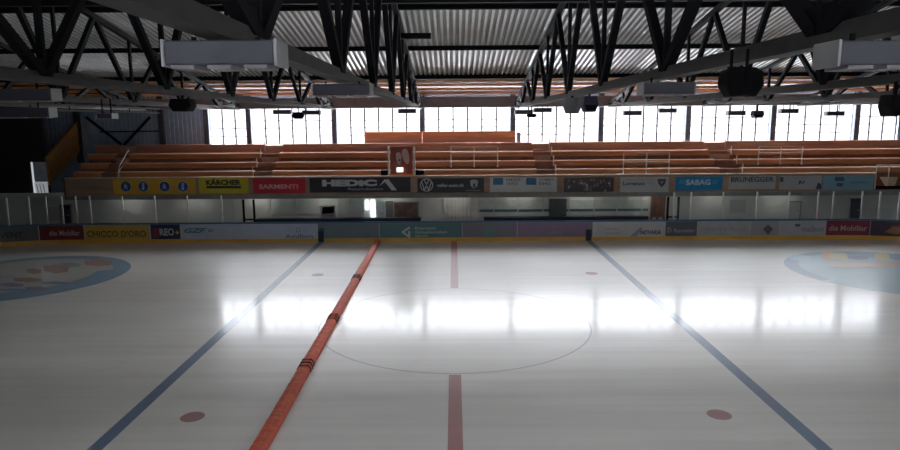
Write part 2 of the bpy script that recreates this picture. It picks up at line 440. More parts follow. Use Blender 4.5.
# timber battens over the stand
for k, (Y, lb) in enumerate(((37.35, 'topmost'), (38.35, 'second from the top'), (39.35, 'second from the bottom'), (40.35, 'lowest'))):
    z = roof_z(Y)
    q = MB(); q.box(-38.8, 38.8, Y-0.06, Y+0.06, z-0.075, z+0.075)
    tag(q.build('timber_batten', TIMBER), 'orange timber batten under the roof over the stand, %s of the four' % lb, 'batten', 'timber battens over the stand')
z0_, z1_ = az(456, 107, 42.6), az(456, 97.5, 42.6)
t = thing('edge_girder', 'grey purple steel girder running above the tops of the windows', 'girder', (0, 42.6, z0_))
q = MB(); q.box(-38.8, 38.8, 42.5, 42.7, z0_, z1_); q.build('web_plate', GIRD, t)
q = MB(); q.box(-38.8, 38.8, 42.42, 42.78, z0_-0.04, z0_); q.build('lower_flange', GIRD, t)
q = MB(); q.box(-38.8, 38.8, 42.42, 42.78, z1_, z1_+0.04); q.build('upper_flange', GIRD, t)

# ============================================================ HANGING THINGS
CHZ = BZ-0.12
def hang(t, x, y, z, r=0.02):
    MB().tube((x, y, z), (x, y, CHZ if CHZ > z+0.03 else z+0.3), r, n=6).build('hanger', STEEL, t)
def flood(px0, px1, py0, py1, Y, label, cap=None, depth=0.40, group='box floodlights under the trusses', rim=True):
    a = at(px0, py1, Y); c = at(px1, py0, Y)
    x0, x1, z0, z1 = a.x, c.x, a.z, c.z
    t = thing('floodlight', label, 'light', ((x0+x1)/2, Y+depth/2, z0), group)
    q = MB(); q.box(x0, x1, Y, Y+depth, z0, z1); q.build('housing', LAMP, t, 0.015)
    for s in (-1, 1):
        xe = x1 if s > 0 else x0
        q = MB(); q.box(min(xe, xe+s*0.03), max(xe, xe+s*0.03), Y-0.01, Y+depth+0.01, z0-0.01, z1+0.01); q.build('end_plate', LAMPCAP, t, 0.008)
    if rim:
        q = MB(); n = 3; wseg = (x1-x0)/n
        for k in range(n): q.box(x0+k*wseg+0.06, x0+(k+1)*wseg-0.06, Y-0.02, Y+depth-0.05, z0-0.03, z0)
        q.build('louvre', LAMPRIM, t)
    zc = CHZ if z1 < CHZ-0.02 else BZ+0.2
    if not rim: zc = RAILZ
    for xx in (x0+0.2*(x1-x0), x0+0.8*(x1-x0)):
        MB().bar((xx, Y+depth/2, z1-0.01), (xx, Y+depth/2, max(zc, z1+0.05)), 0.035).build('hanger', STEEL, t)
    return t
RAILZ = 7.44
flood(165, 273, 39.5, 65.5, 5.95, 'large grey box floodlight at upper left, nearest of the left ones')
flood(313, 369, 83.5, 95.5, 12.7, 'mid sized box floodlight left of the middle, under the thick grey chord')
flood(840, 960, 39.5, 65.5, 5.95, 'large grey box floodlight at upper right, cut by the picture edge')
flood(644, 695, 82, 94, 12.2, 'mid sized box floodlight right of the middle, left of the speaker cluster')
flood(-40, 50, 88.5, 101, 15.5, 'box floodlight with pale end plate at far left, upper of two')
flood(-20, 48, 107.5, 117.5, 20.0, 'box floodlight with bright end plate at far left, lower of two')
q = MB(); q.box(-17, 27, 38.16, 38.24, RAILZ, RAILZ+0.08)
tag(q.build('lamp_rail', GIRD), 'long grey rail above the window tops carrying the small flat lamps', 'rail')
flood(97, 111, 113.5, 118.5, 21.0, 'short lamp with bright end plate hanging over the left wall bracing', group='small lamps at left', rim=False)
small = [(282, 112, 'first'), (311, 112.5, 'second'), (407, 111, 'third'), (524, 112, 'fourth'), (543, 110, 'fifth'),
         (633, 113, 'sixth'), (668, 110.5, 'seventh'), (737, 113, 'eighth'), (790, 111, 'ninth'), (836, 113.5, 'tenth')]
for px, py, n in small:
    flood(px-8.5, px+8.5, py-2.3, py+2.3, 38.0, 'small flat lamp hanging before the window band, %s from the left' % n, depth=0.4, group='small lamps before the windows', rim=False)

def speaker(px0, px1, py0, py1, Y, label, m=BLACK, depth=0.5):
    a = at(px0, py1, Y); c = at(px1, py0, Y); x0, x1, z0, z1 = a.x, c.x, a.z, c.z; xm = (x0+x1)/2
    t = thing('loudspeaker', label, 'speaker', (xm, Y, z0), 'loudspeakers and spots under the roof')
    q = MB(); q.plate([(x0+(x1-x0)*.18, z0), (x1-(x1-x0)*.18, z0), (x1, z0+(z1-z0)*.45), (x1-(x1-x0)*.1, z1), (x0+(x1-x0)*.1, z1), (x0, z0+(z1-z0)*.45)], Y, Y+depth)
    q.build('cabinet', m, t, 0.02)
    q = MB(); q.plate([(x0+(x1-x0)*.24, z0+(z1-z0)*.08), (x1-(x1-x0)*.24, z0+(z1-z0)*.08), (x1-(x1-x0)*.1, z0+(z1-z0)*.45), (x0+(x1-x0)*.1, z0+(z1-z0)*.45)], Y-0.02, Y)
    q.build('grille', STEEL, t)
    if z1 < BZ-0.1: MB().bar((xm, Y+depth/2, z1-0.02), (xm, Y+depth/2, BZ-0.1), 0.06).build('bracket', STEEL, t)
    return t
# black cluster: two cabinets side by side on one frame
Y = 8.4; a = at(724, 97, Y); c = at(766, 64, Y); xm = at(745, 80, Y).x
t = thing('speaker_cluster', 'black twin speaker cluster hanging from the sloping chord at upper right', 'speaker', (xm, Y, a.z))
for s in (-1, 1):
    q = MB(); hw = (c.x-a.x)/2; zz = c.z-a.z
    q.plate([(xm, a.z+zz*.06), (xm+s*hw*.62, a.z), (xm+s*hw, a.z+zz*.36), (xm+s*hw*.95, a.z+zz*.78), (xm+s*hw*.5, a.z+zz*.92), (xm, a.z+zz*.86)][::s], Y, Y+0.25)
    cab = q.build('cabinet', BLACK, t, 0.02)
    q = MB(); q.plate([(xm+s*0.03, a.z+zz*.14), (xm+s*hw*.55, a.z+zz*.08), (xm+s*hw*.85, a.z+zz*.4), (xm+s*hw*.8, a.z+zz*.7), (xm+s*0.03, a.z+zz*.78)][::s], Y-0.015, Y)
    q.build('grille', STEEL, cab)
q = MB(); q.bar((xm-0.14, Y+0.2, a.z+zz*.9), (xm+0.16, Y+0.2, a.z+zz*.9), 0.05)
for s in (-0.1, 0.1): q.bar((xm+s, Y+0.2, a.z+zz*.88), (xm+s, Y+0.2, BZ), 0.03)
q.build('bracket', STEEL, t)
speaker(168.5, 190, 98.5, 111.5, 18.6, 'black box loudspeaker at left, above the grey sheet wall')
speaker(891, 912, 94, 116, 14.4, 'dark loudspeaker at the right picture edge above the last window')
speaker(583, 599, 96, 112, 19.6, 'blue-black loudspeaker right of the grey drum, before the windows', BLUEBLK)
speaker(292, 303, 112, 119, 36.0, 'small dark spotlight before the second window from the left', BLACK, 0.4)
speaker(753, 765, 110.5, 118, 36.0, 'small blue-black spotlight before the windows, below the speaker cluster', BLUEBLK, 0.4)
speaker(527, 537, 113.5, 117.5, 36.0, 'small dark spotlight before the windows near the middle', BLACK, 0.4)
a = at(572, 113.5, 21.6); rr = 9*21.6/653
t = thing('loudspeaker', 'grey drum shaped loudspeaker hanging before the windows', 'speaker', (a.x, 21.6, a.z), 'loudspeakers and spots under the roof')
MB().tube((a.x, 21.6, a.z), (a.x, 21.6, a.z+0.2), rr*.72, rr, 16).tube((a.x, 21.6, a.z+0.2), (a.x, 21.6, a.z+0.5), rr, rr, 16).build('drum', GREYDRUM, t)
MB().tube((a.x, 21.6, a.z+0.5), (a.x, 21.6, BZ-0.1), 0.05).build('bracket', STEEL, t)

# ladder shaped cable tray under the left trusses
X = -13.8; t = thing('cable_tray', 'grey ladder shaped cable tray running back under the roof at left', 'cable tray', (X, 16, 6.95))
for zz in (7.13, 7.32): MB().box(X-0.03, X+0.03, 14.5, 31, zz-0.03, zz+0.03).build('side_rail', CHORD, t)
y = 15.0
while y < 31:
    MB().box(X-0.02, X+0.02, y-0.03, y+0.03, 7.13, 7.32).build('rung', CHORD, t)
    y += 2.2
for y in (17.0, 23.0, 29.0): MB().box(X-0.015, X+0.015, y-0.015, y+0.015, 7.32, BZ-0.1).build('hanger', STEEL, t)
# bar projecting from the chord left of the middle
q = MB(); p = at(416, 35, 20.2)
q.bar((p.x-1.2, 27, az(416, 36, 27)), (at(431, 35, 27).x, 27, az(431, 36, 27)), 0.2, 0.22)
tag(q.build('projecting_bracket', STEEL), 'short dark bracket projecting over the white roof sheet left of centre', 'bracket')

# ============================================================ THE STAND
FY = 39.0                                      # front face of the stand
ROWY = [39.95, 40.85, 41.75, 42.75]
ROWZ = [az(456, p, y) for p, y in zip((169.6, 160.9, 151.6, 143.3), ROWY)]
XL, XR = ax(77, 160, 40.5), 30.0
PXR = ax(874.5, 182, FY); CU = az(456, 197.5, FY)+0.22
ter = MB()
Zf = az(456, 176.5, FY)-0.95                  # walk behind the parapet
prof = [(FY+0.1, CU+0.07), (FY+0.1, Zf)]
for y, z in zip(ROWY[:3], ROWZ[:3]):
    prof += [(y+0.05, prof[-1][1]), (y+0.05, z-0.06)]
prof += [(43.0, ROWZ[2]-0.06), (43.0, ROWZ[3]-0.06), (WY-0.35, ROWZ[3]-0.06), (WY-0.35, CU+0.07)]
ter.prism_x(prof, XL, XR)
struct(ter.build('seating_terrace', RISER))

aisle = [ax(116, 165, 41), -12.3, 6.24, 17.6]
AW = 1.15
# each aisle as (left x, right x)
AI = [(aisle[0]-0.4, aisle[0]+0.5), (aisle[1]+0.05, aisle[1]+AW), (aisle[2]-AW, aisle[2]-0.05), (aisle[3]-AW-0.2, aisle[3]-0.05)]
secs = []
prev = XL
for l, r in AI: secs.append((prev, l)); prev = r
secs.append((prev, XR))
rown = ['front row', 'second row', 'third row', 'back row']
secn = ['at the dark left end, left of the first aisle', 'between the first and second aisles, behind the yellow banners',
        'in the middle block, behind the red and black banners', 'between third and fourth aisles, behind the shield banner', 'in the right end block, behind the pale blue banner']
for si, (x0, x1) in enumerate(secs):
    for ri in range(4):
        y, z = ROWY[ri], ROWZ[ri]
        t = thing('bench', 'wooden bench, %s, %s' % (rown[ri], secn[si]), 'bench', ((x0+x1)/2, y, z-0.3), 'wooden benches of the stand')
        if ri < 3:
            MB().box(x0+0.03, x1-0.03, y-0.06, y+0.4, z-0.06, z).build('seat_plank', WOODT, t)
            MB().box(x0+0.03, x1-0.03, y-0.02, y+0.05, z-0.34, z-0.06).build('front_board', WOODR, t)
        else:
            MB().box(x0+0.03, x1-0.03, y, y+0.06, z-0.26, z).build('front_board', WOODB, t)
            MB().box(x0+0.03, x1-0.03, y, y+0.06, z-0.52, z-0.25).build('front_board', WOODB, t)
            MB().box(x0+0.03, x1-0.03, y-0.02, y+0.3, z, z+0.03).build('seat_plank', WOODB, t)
        n = max(2, int((x1-x0)/2.4))
        for k in range(n+1):
            xx = x0+0.15+(x1-x0-0.3)*k/n
            if ri < 3: MB().box(xx-0.03, xx+0.03, y-0.0, y+0.3, z-0.12, z-0.06).build('support', RISER, t)
an = ['first aisle at the dark left end', 'second aisle, above the red banner', 'third aisle, above the dark photo banner', 'fourth aisle, above the white letter banner']
for ai, (l, r) in enumerate(AI):
    t = thing('aisle_stair', 'flight of brown-grey steps in the %s' % an[ai], 'stairs', ((l+r)/2, FY+0.3, Zf), 'stair flights between bench blocks')
    n = 8; zt = ROWZ[3]-0.06
    ys = FY+0.75; ye = 43.0
    for k in range(n):
        yy = ys+(ye-ys)*k/n; zz = Zf+(zt-Zf)*(k+1)/n
        MB().box(l+0.02, r-0.02, yy, ye, zz-(zt-Zf)/n, zz).build('step', STAIRM if k % 2 else WOODB, t)
    if ai:
        side = l-0.02 if ai == 1 else r+0.02
        for ri in range(4):
            y, z = ROWY[ri]-0.1, ROWZ[ri]
            q = MB(); q.tube((side, y, z-(0.3 if ri < 3 else 0.52)), (side, y, z+0.26), 0.035, n=8)
            tag(q.build('stair_post', WHITE), 'short white post at the %s beside the %s' % (rown[ri], an[ai]), 'post', 'white posts along the aisles')
# sloping handrail in the first aisle
t = thing('stair_handrail', 'pale sloping stair handrail at the dark left end of the stand', 'handrail', at(120, 178, 39.6))
p0, p1, p2, p3 = at(118.5, 177, 39.6), at(119, 167, 39.6), at(128.5, 150, 42.3), at(129, 160, 42.3)
MB().tube(p0, p1, 0.03, n=8).build('post', WHITE, t); MB().tube(p3, p2, 0.03, n=8).build('post', WHITE, t)
MB().tube(p1, p2, 0.03, n=8).build('top_rail', WHITE, t); MB().tube(p0+Vector((0,0,.3)), p3+Vector((0,0,.1)), 0.025, n=8).build('middle_rail', WHITE, t)

# parapet at the stand's front: concrete edge, boards, pale top rail
ptop = az(456, 175.2, FY); pbot = az(456, 193, FY)
t = thing('stand_parapet', 'brown boarded parapet with pale top rail along the front of the stand', 'parapet', (0, FY, pbot))
MB().box(XL, PXR, FY, FY+0.08, pbot, ptop-0.06).build('boarding', PARAPET, t)
MB().box(XL, PXR, FY-0.05, FY+0.12, ptop-0.06, ptop).build('top_rail', CREAM, t)
q = MB(); q.box(XL, XR, FY-0.08, FY+0.12, az(456, 197.5, FY), pbot); struct(q.build('trim_edge', CONC))

# raised wooden boxes in the middle of the back row
pl = thing('press_platform', 'raised wooden press platform in the middle, standing up before the windows', 'platform', (0, 44.4, ROWZ[3]-0.5))
xa, xb, xc = ax(366, 138, 44.4), ax(421, 138, 44.4), ax(514, 138, 44.4)
zt = az(456, 131.3, 44.4)
for x0, x1 in ((xa, xb-0.03), (xb+0.12, xc)):
    MB().box(x0, x1, 44.35, 44.45, ROWZ[3]-0.06, ROWZ[3]+0.34).build('front_panel', WOODB, pl)
    MB().box(x0, x1, 44.35, 44.45, ROWZ[3]+0.32, zt).build('front_panel', WOODR, pl)
MB().box(xa, xc, 44.45, 44.9, zt-0.08, zt).build('desk_top', WOODB, pl)
for x in (xa, xb+0.02, xc):
    MB().box(x-0.06, x+0.06, 44.38, 44.88, ROWZ[3]-0.06, zt).build('side_panel', WOODB, pl)
q = MB(); p = at(515, 138, 44.4); q.box(p.x+0.14, p.x+0.38, 44.4, 44.7, ROWZ[3]-0.06, zt-0.1)
tag(q.build('plinth_box', GIRD), 'grey box standing at the right end of the raised wooden platform', 'box')

# guard rails
def guard(px, pt, pb, pm, Y, label):
    xs = [ax(p, pb, Y) for p in px]; z0, z1, zm = az(px[1], pb, Y), az(px[1], pt, Y), az(px[1], pm, Y)
    t = thing('guard_rail', label, 'railing', (xs[1], Y, z0), 'white guard rails on the stand')
    for x in xs:
        p = MB().tube((x, Y, z0), (x, Y, z1), 0.03, n=8).build('post', WHITE, t)
        MB().tube((x, Y, z0), (x, Y, z0+0.14), 0.075, 0.03, 8).build('foot', WHITE, p)
    MB().tube((xs[0], Y, z1), (xs[-1], Y, z1), 0.022, n=8).build('top_rail', CREAM, t)
    MB().tube((xs[0], Y, zm), (xs[-1], Y, zm), 0.035, n=8).build('middle_rail', CREAM, t)
guard((451, 474, 497.5), 147, 167, 153, 40.55, 'white three-post guard rail among the benches right of the hand sign')
guard((623, 646, 668.5), 153, 174.5, 162, 39.25, 'white three-post guard rail above the pale banner with a shield')
guard((758, 780, 801.5), 146.5, 164.5, 152.5, 40.6, 'white three-post guard rail among the benches at the right')

# sign between two posts, with a lit green lamp under it
Y = 39.3
a = at(391, 174, Y); c = at(412, 147, Y)
t = thing('sign_board', 'rusty red sign board with two pale leaf shapes between white posts', 'sign', ((a.x+c.x)/2, Y, a.z))
MB().box(a.x, c.x, Y, Y+0.05, a.z, c.z).build('board', mat('sign_red', (0.34, 0.07, 0.05), 0.6), t)
def leaf(px, py, rx, ry, rot, n=20):
    r = []
    for k in range(n):
        u = 2*math.pi*k/n; x = rx*math.cos(u); y = ry*math.sin(u)*(1-0.25*math.sin(u))
        g = at(px+x*math.cos(rot)-y*math.sin(rot), py-(x*math.sin(rot)+y*math.cos(rot)), Y); r.append((g.x, g.z))
    return r
PINK = mat('sign_pink', (0.62, 0.42, 0.38), 0.6)
q = MB(); q.plate(leaf(398.6, 157, 2.7, 6.2, 0.1), Y-0.02, Y); q.build('emblem', PINK, t)
q = MB(); q.plate(leaf(405.4, 154.6, 3.4, 8, 0.22), Y-0.02, Y); q.build('emblem', PINK, t)
q = MB(); q.plate(leaf(399.6, 160, 0.9, 1.1, 0), Y-0.03, Y-0.02); q.build('emblem', REDDARK, t)
for px, lb in ((389, 'left'), (414.5, 'right')):
    p = at(px, 175, Y); q = MB(); q.tube((p.x, Y, p.z), (p.x, Y, az(px, 146.5, Y)), 0.06, n=8)
    tag(q.build('guard_post', WHITE), 'tall white post on the %s side of the red leaf sign' % lb, 'post', 'white posts flanking the sign')
p = at(400, 169.7, Y); q = MB(); q.box(p.x-0.19, p.x+0.19, Y-0.1, Y-0.005, p.z-0.13, p.z+0.13)
tag(q.build('exit_lamp', mat('mint_lamp', (0.65, 0.95, 0.80), 0.4, emit=0.9)), 'small lit mint green lamp at the foot of the red leaf sign', 'lamp')
for px0, px1, lb in ((381, 388.5, 'left'), (415, 424, 'right')):
    a = at(px0, 176, 39.5); c = at(px1, 170, 39.5)
    q = MB(); q.box(a.x, c.x, 39.45, 39.55, a.z, c.z)
    tag(q.build('low_panel', STEEL), 'low dark panel just %s of the red leaf sign' % lb, 'panel', 'dark panels flanking the sign')

# ---- left end: ochre side panel, black wall, pale panels
X = ax(49, 170, 41.0)
def xz(py, Y): return az(70, py, Y)
q = MB(); prof = [(40.9, az(49, 185, 41)), (40.9, az(49, 157.5, 41)), (44.6, az(80, 122, 44.6)), (44.6, az(80, 152, 44.6)), (43.0, az(68, 166, 43))]
q.prism_x(prof, X-0.15, X)
tag(q.build('stand_end_boarding', ORPANEL), 'ochre wooden side panel rising with the stand at its left end', 'wall panel')
q = MB(); q.box(-38.9, X-0.2, 41.0, 41.3, 2.2, roof_z(41.2)-0.3); struct(q.build('wall_end', BLKWALL))
q = MB(); q.box(ax(62, 180, FY), XL, FY+0.1, FY+0.25, Zf-0.3, az(80, 178, FY)); struct(q.build('trim_corner', mat('dim_brown', (0.10, 0.06, 0.045), 0.8)))
Y = 40.9
a = at(35, 180.5, Y); c = at(46, 162, Y); q = MB(); q.box(a.x, c.x, Y-0.05, Y, a.z, c.z)
t = thing('wall_light_panel', 'pale blue-grey panel with bright left edge on the black wall', 'panel', ((a.x+c.x)/2, Y, a.z))
q.build('panel', mat('pale_blue_panel', (0.62, 0.68, 0.80), 0.5), t)
MB().box(a.x-0.12, a.x, Y-0.06, Y, a.z-0.9, c.z).build('edge_strip', mat('glow_strip', (0.75, 0.78, 0.85), 0.5, emit=0.25), t)  # strip given its own glow in place of daylight
a = at(38, 203, Y); c = at(48, 181.5, Y); q = MB(); q.box(a.x, c.x, Y-0.12, Y-0.06, a.z, c.z)
t = thing('notice_board', 'white notice board with dark strokes below the pale blue-grey panel', 'notice', ((a.x+c.x)/2, Y, a.z))
q.build('board', mat('notice_white_glow', (0.85, 0.87, 0.92), 0.5, emit=0.1), t)  # slight glow added to lift the white board
q = MB()
for k in range(3):
    xx = a.x+0.12+0.2*k; q.bar((xx, Y-0.13, c.z-0.15), (xx+0.1, Y-0.13, a.z+0.5), 0.05, 0.02)
q.build('lettering', BLUEBLK, t)
p = at(83, 116, WY-0.4); q = MB(); q.box(p.x-0.12, p.x+0.14, WY-0.5, WY-0.34, az(83, 147, WY), az(83, 122, WY))
tag(q.build('conduit_box', LAMPCAP), 'narrow pale upright box at the top of the ochre side panel', 'box')

# ---- right end: corner platform with railing
Y = 38.9
a = at(876, 189, Y); c = at(903, 164.5, Y)
t = thing('corner_railing', 'white tubular corner railing at the right end of the parapet', 'railing', (a.x, Y, a.z))
for px in (876, 888.5, 902): 
    x = ax(px, 176, Y); MB().tube((x, Y, a.z), (x, Y, c.z), 0.03, n=8).build('post', WHITE, t)
MB().box(a.x-0.05, c.x+0.6, Y-0.05, Y+0.05, c.z-0.1, c.z).build('top_rail', WHITE, t)
MB().box(a.x-0.05, c.x+0.6, Y-0.03, Y+0.03, a.z, a.z+0.18).build('toe_board', STEEL, t)
q = MB(); pp = [at(880, 177, 39.6), at(898, 177, 39.6), at(898, 187, 39.3), at(889, 187, 39.3)]
q.plate([(v.x, v.z) for v in pp], 39.6, 39.66)  # look of the brightly lit landing floor put into a beige panel
tag(q.build('lit_landing_panel', mat('lit_beige', (0.75, 0.58, 0.40), 0.6)), 'beige panel painted as the lit landing behind the corner railing at the right end', 'panel')

# ---- under the stand: back wall and what stands against it
UY = 40.3
q = MB(); q.box(-38.9, 38.9, UY, UY+0.2, 0, CU+0.06); struct(q.build('wall_under', UWALL))
q = MB(); q.box(XL, 38.9, FY+0.12, UY, CU, CU+0.06); struct(q.build('ceiling_under', CONC))
TUBE = mat('fill_tube', (1.0, 0.97, 0.90), 0.4, emit=5.0)  # unseen tubes added to brighten the wall under the stand
spots = ['far left end', 'navy door', 'ochre board advert', 'lemon yellow banner', 'left bench gate', 'lit doorway', 'framed poster', 'slatted gate', 'dark grey cupboard', 'wooden hatch', 'white letter banner', 'light grey door', 'far right end']
for k, sp in enumerate(spots):
    if k == 0 or k == 12: continue
    x = -24+4.0*k; t = thing('fill_strip_light', 'added tube light under the stand edge near the %s' % sp, 'light', (x, 39.4, CU), 'added tube lights under the stand')
    MB().box(x-0.75, x+0.75, 39.32, 39.48, CU-0.05, CU).build('tray', LAMPCAP, t)
    MB().tube((x-0.7, 39.4, CU-0.08), (x+0.7, 39.4, CU-0.08), 0.025, n=8).build('tube', TUBE, t)
def panel(px0, px1, py0, py1, name, label, cat, m, Y=UY-0.03, th=0.06, fr=None, group=None, handle=False):
    a = at(px0, py1, Y); c = at(px1, py0, Y)
    t = thing(name, label, cat, ((a.x+c.x)/2, Y, max(0, a.z)), group)
    MB().box(a.x, c.x, Y-th, Y, max(0.02, a.z), min(c.z, CU-0.02)).build('leaf' if handle else 'panel', m, t)
    if fr:
        w = 0.07; q = MB(); z0, z1 = max(0.02, a.z), min(c.z, CU-0.02)
        q.box(a.x-w, a.x, Y-th-0.02, Y, z0, z1); q.box(c.x, c.x+w, Y-th-0.02, Y, z0, z1); q.box(a.x-w, c.x+w, Y-th-0.02, Y, z1-w, z1)
        q.build('frame', fr, t)
    if handle: MB().box(c.x-0.2, c.x-0.08, Y-th-0.06, Y-th, 1.0, 1.06).build('handle', LAMPCAP, t)
    return t
GREEN = mat('greenish_panel', (0.70, 0.76, 0.71), 0.4, 0, 0.08)
TEALS = mat('teal_strip', (0.10, 0.19, 0.21), 0.5)
GREYD = mat('grey_dark_panel', (0.16, 0.165, 0.17), 0.6)
DNAVY = mat('dark_door_blue', (0.02, 0.035, 0.09), 0.5)
panel(322.5, 334, 205.5, 221, 'door', 'dark blue-grey door behind the team bench, left of the lit doorway', 'door', mat('slate_door', (0.20, 0.21, 0.28), 0.6), fr=CONC, handle=True)
panel(848, 861, 197, 222, 'door', 'dark blue door behind the glass at the right', 'door', DNAVY, fr=WHITE, handle=True)
panel(788, 800, 201, 222, 'door', 'light grey door behind the glass, right of centre', 'door', WHITEP, fr=CONC, handle=True)
panel(62.5, 70, 204, 223, 'door', 'dark navy door behind the glass at the left end', 'door', DNAVY, fr=CONC, handle=True)
panel(50, 60.3, 206.5, 221, 'wall_notice', 'pale square panel behind the glass left of the navy door', 'panel', WHITEP)
panel(729, 746, 199.5, 213, 'wall_notice', 'whitish panel on the wall behind the glass right of the blue banner', 'panel', WHITEP)
# lit doorway: strips made to glow as daylight beside a glazed door
t = panel(376.5, 384.5, 200, 218, 'glazed_door', 'pale glazed door standing open with strips glowing as daylight beside it', 'door', mat('door_glass', (0.55, 0.62, 0.66), 0.3), handle=True)
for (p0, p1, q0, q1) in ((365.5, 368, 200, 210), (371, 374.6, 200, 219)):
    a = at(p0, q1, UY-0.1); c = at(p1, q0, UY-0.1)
    MB().box(a.x, c.x, UY-0.12, UY-0.06, a.z, c.z).build('daylight_glow_pane', mat('daylight_glow_glass', (0.85, 0.95, 1.0), 0.4, emit=0.75), t)
panel(394.5, 417.5, 201.5, 217, 'framed_poster', 'brown framed poster on the wall behind the team bench', 'poster', mat('poster_brown', (0.20, 0.12, 0.10), 0.5, 0, 0.4, 2.0), fr=CONC)
panel(386, 393, 201, 217, 'wall_cupboard', 'narrow grey cupboard between glazed door and framed poster', 'cupboard', GREYD)
panel(549, 566, 198.5, 217, 'wall_cupboard', 'dark grey cupboard behind the bench in the right half', 'cupboard', GREYD, Y=UY-0.2, th=0.3)
t = panel(268, 364, 199, 214, 'glazed_partition', 'long greenish glazed partition behind the team bench, left half', 'partition', GREEN)
for px in (270, 296, 319, 338, 350): 
    x = ax(px, 205, UY-0.1); MB().box(x-0.03, x+0.03, UY-0.13, UY-0.09, 0.4, CU-0.04).build('mullion', WHITE, t)
t = panel(478, 648, 199, 216, 'glazed_partition', 'long greenish glazed partition behind the team bench, right half', 'partition', GREEN)
for px in (479, 494, 518, 543, 569, 594, 617, 642):
    x = ax(px, 205, UY-0.1); MB().box(x-0.03, x+0.03, UY-0.13, UY-0.09, 0.4, CU-0.04).build('mullion', WHITE, t)
a = at(478, 212, UY-0.1); c = at(648, 208.5, UY-0.1)
MB().box(a.x, c.x, UY-0.11, UY-0.09, a.z, c.z).build('stripe', TEALS, t)
t = panel(443, 472, 199, 217, 'slatted_gate', 'white slatted gate behind the team bench right of the framed poster', 'gate', UWALL)
for k in range(8):
    x = ax(444+k*3.8, 208, UY-0.2); MB().box(x-0.04, x+0.04, UY-0.16, UY-0.12, 0.35, CU-0.05).build('slat', WHITE, t)
t = panel(652, 665, 195, 217, 'wooden_hatch', 'brown wooden hatch with dark frame at the right end of the team bench', 'hatch', mat('hatch_brown', (0.20, 0.13, 0.10), 0.7))
for px in (652, 658, 664.5):
    x = ax(px, 205, UY-0.2); MB().box(x-0.05, x+0.05, UY-0.2, UY-0.1, 0.3, CU-0.04).build('frame', RISER, t)
for px, lb in ((244.5, 'left'), (668.5, 'right')):
    x = ax(px, 205, 37.2); t = thing('bench_gate', 'dark upright gate frame closing the %s end of the team bench' % lb, 'gate', (x, 37.2, 0), 'gate frames at the bench ends')
    for d in (-0.05, 0.55): MB().box(x+d-0.05, x+d+0.05, 37.1, 37.2, 0, 2.3).build('post', STEEL, t)
    MB().box(x, x+0.55, 37.12, 37.18, 1.1, 1.18).build('crossbar', STEEL, t)
# team benches
for (p0, p1, lb) in ((256, 421, 'left'), (484, 648, 'right')):
    x0, x1 = ax(p0, 220, 37.6), ax(p1, 220, 37.6); z = az(456, 217.6, 37.6)
    t = thing('team_bench', 'long navy team bench behind the boards, %s half' % lb, 'bench', ((x0+x1)/2, 37.6, 0), 'team benches behind the boards')
    MB().box(x0, x1, 37.5, 37.9, z-0.08, z).build('seat', NAVY, t)
    MB().box(x0, x1, 37.5, 37.55, z-0.6, z-0.08).build('front_board', NAVY, t)
    for k in range(6):
        x = x0+0.2+(x1-x0-0.4)*k/5; MB().box(x-0.04, x+0.04, 37.55, 37.88, 0, z-0.08).build('leg', STEEL, t)

# ============================================================ BOARDS
def strip(xa, xb, off, z0, z1, th, n=None):   # follows the board line, off towards the ice
    n = n or max(2, int((xb-xa)/0.6)); m = MB(); vs = []
    for k in range(n+1):
        X = xa+(xb-xa)*k/n; Y = arc_y(X)
        e = 0.01; s = (arc_y(X+e)-arc_y(X-e))/(2*e); nx, ny = s, -1.0; l = math.hypot(nx, ny); nx, ny = nx/l, ny/l
        vs += [(X+nx*off, Y+ny*off, z0), (X+nx*off, Y+ny*off, z1), (X+nx*(off-th), Y+ny*(off-th), z1), (X+nx*(off-th), Y+ny*(off-th), z0)]
    fs = [(0,1,2,3), (4*n, 4*n+3, 4*n+2, 4*n+1)]
    for k in range(n):
        i = 4*k; fs += [(i+a, i+(a+1) % 4, i+4+(a+1) % 4, i+4+a) for a in range(4)]
    m.add(vs, fs); return m
BT = 1.07
t = thing('rink_boards', 'white dasher boards with blue top rail and yellow kick strip across the far side', 'rink boards', (0, BY, 0))
strip(-28.5, 28.5, 0.0, 0.2, BT-0.02, 0.1, 120).build('facing', WHITEP, t)
strip(-28.5, 28.5, 0.03, 0.0, 0.2, 0.13, 120).build('kick_strip', YELLOW, t)
strip(-28.5, 28.5, 0.03, BT-0.02, BT+0.06, 0.16, 120).build('top_rail', BLUERAIL, t)

ADM = {}
def am(c, em=0):
    k = tuple(round(v, 3) for v in c)
    if k not in ADM: ADM[k] = mat('print_%d' % len(ADM), c, 0.45, 0, 0.06, 1.5)
    return ADM[k]
def put(t, vs, fs, x, z, y, m, name='lettering', curved=False):
    q = MB()
    q.add([(x+a, (arc_y(x+a)-0.012 if curved else y), z+c) for a, c in vs], fs); return q.build(name, m, t)
def letters(t, body, px0, px1, py, hpx, y, m, bold=0.02, shear=0, curved=False):
    a = at(px0, py, y); c = at(px1, py, y)
    vs, fs = text_mesh(body, hpx*y/653/0.98, c.x-a.x, bold, shear)
    return put(t, vs, fs, (a.x+c.x)/2, (a.z+c.z)/2, y, m, 'lettering', curved)
def patch(t, pts_px, y, m, name='print', curved=False):
    g = [at(px, py, y) for px, py in pts_px]
    q = MB(); q.add([(v.x, (arc_y(v.x)-0.012 if curved else y), v.z) for v in g], [tuple(range(len(g)))]); return q.build(name, m, t)
def rect(t, x0, x1, y0, y1, y, m, name='print', curved=False):
    return patch(t, [(x0,y1),(x1,y1),(x1,y0),(x0,y0)], y, m, name, curved)
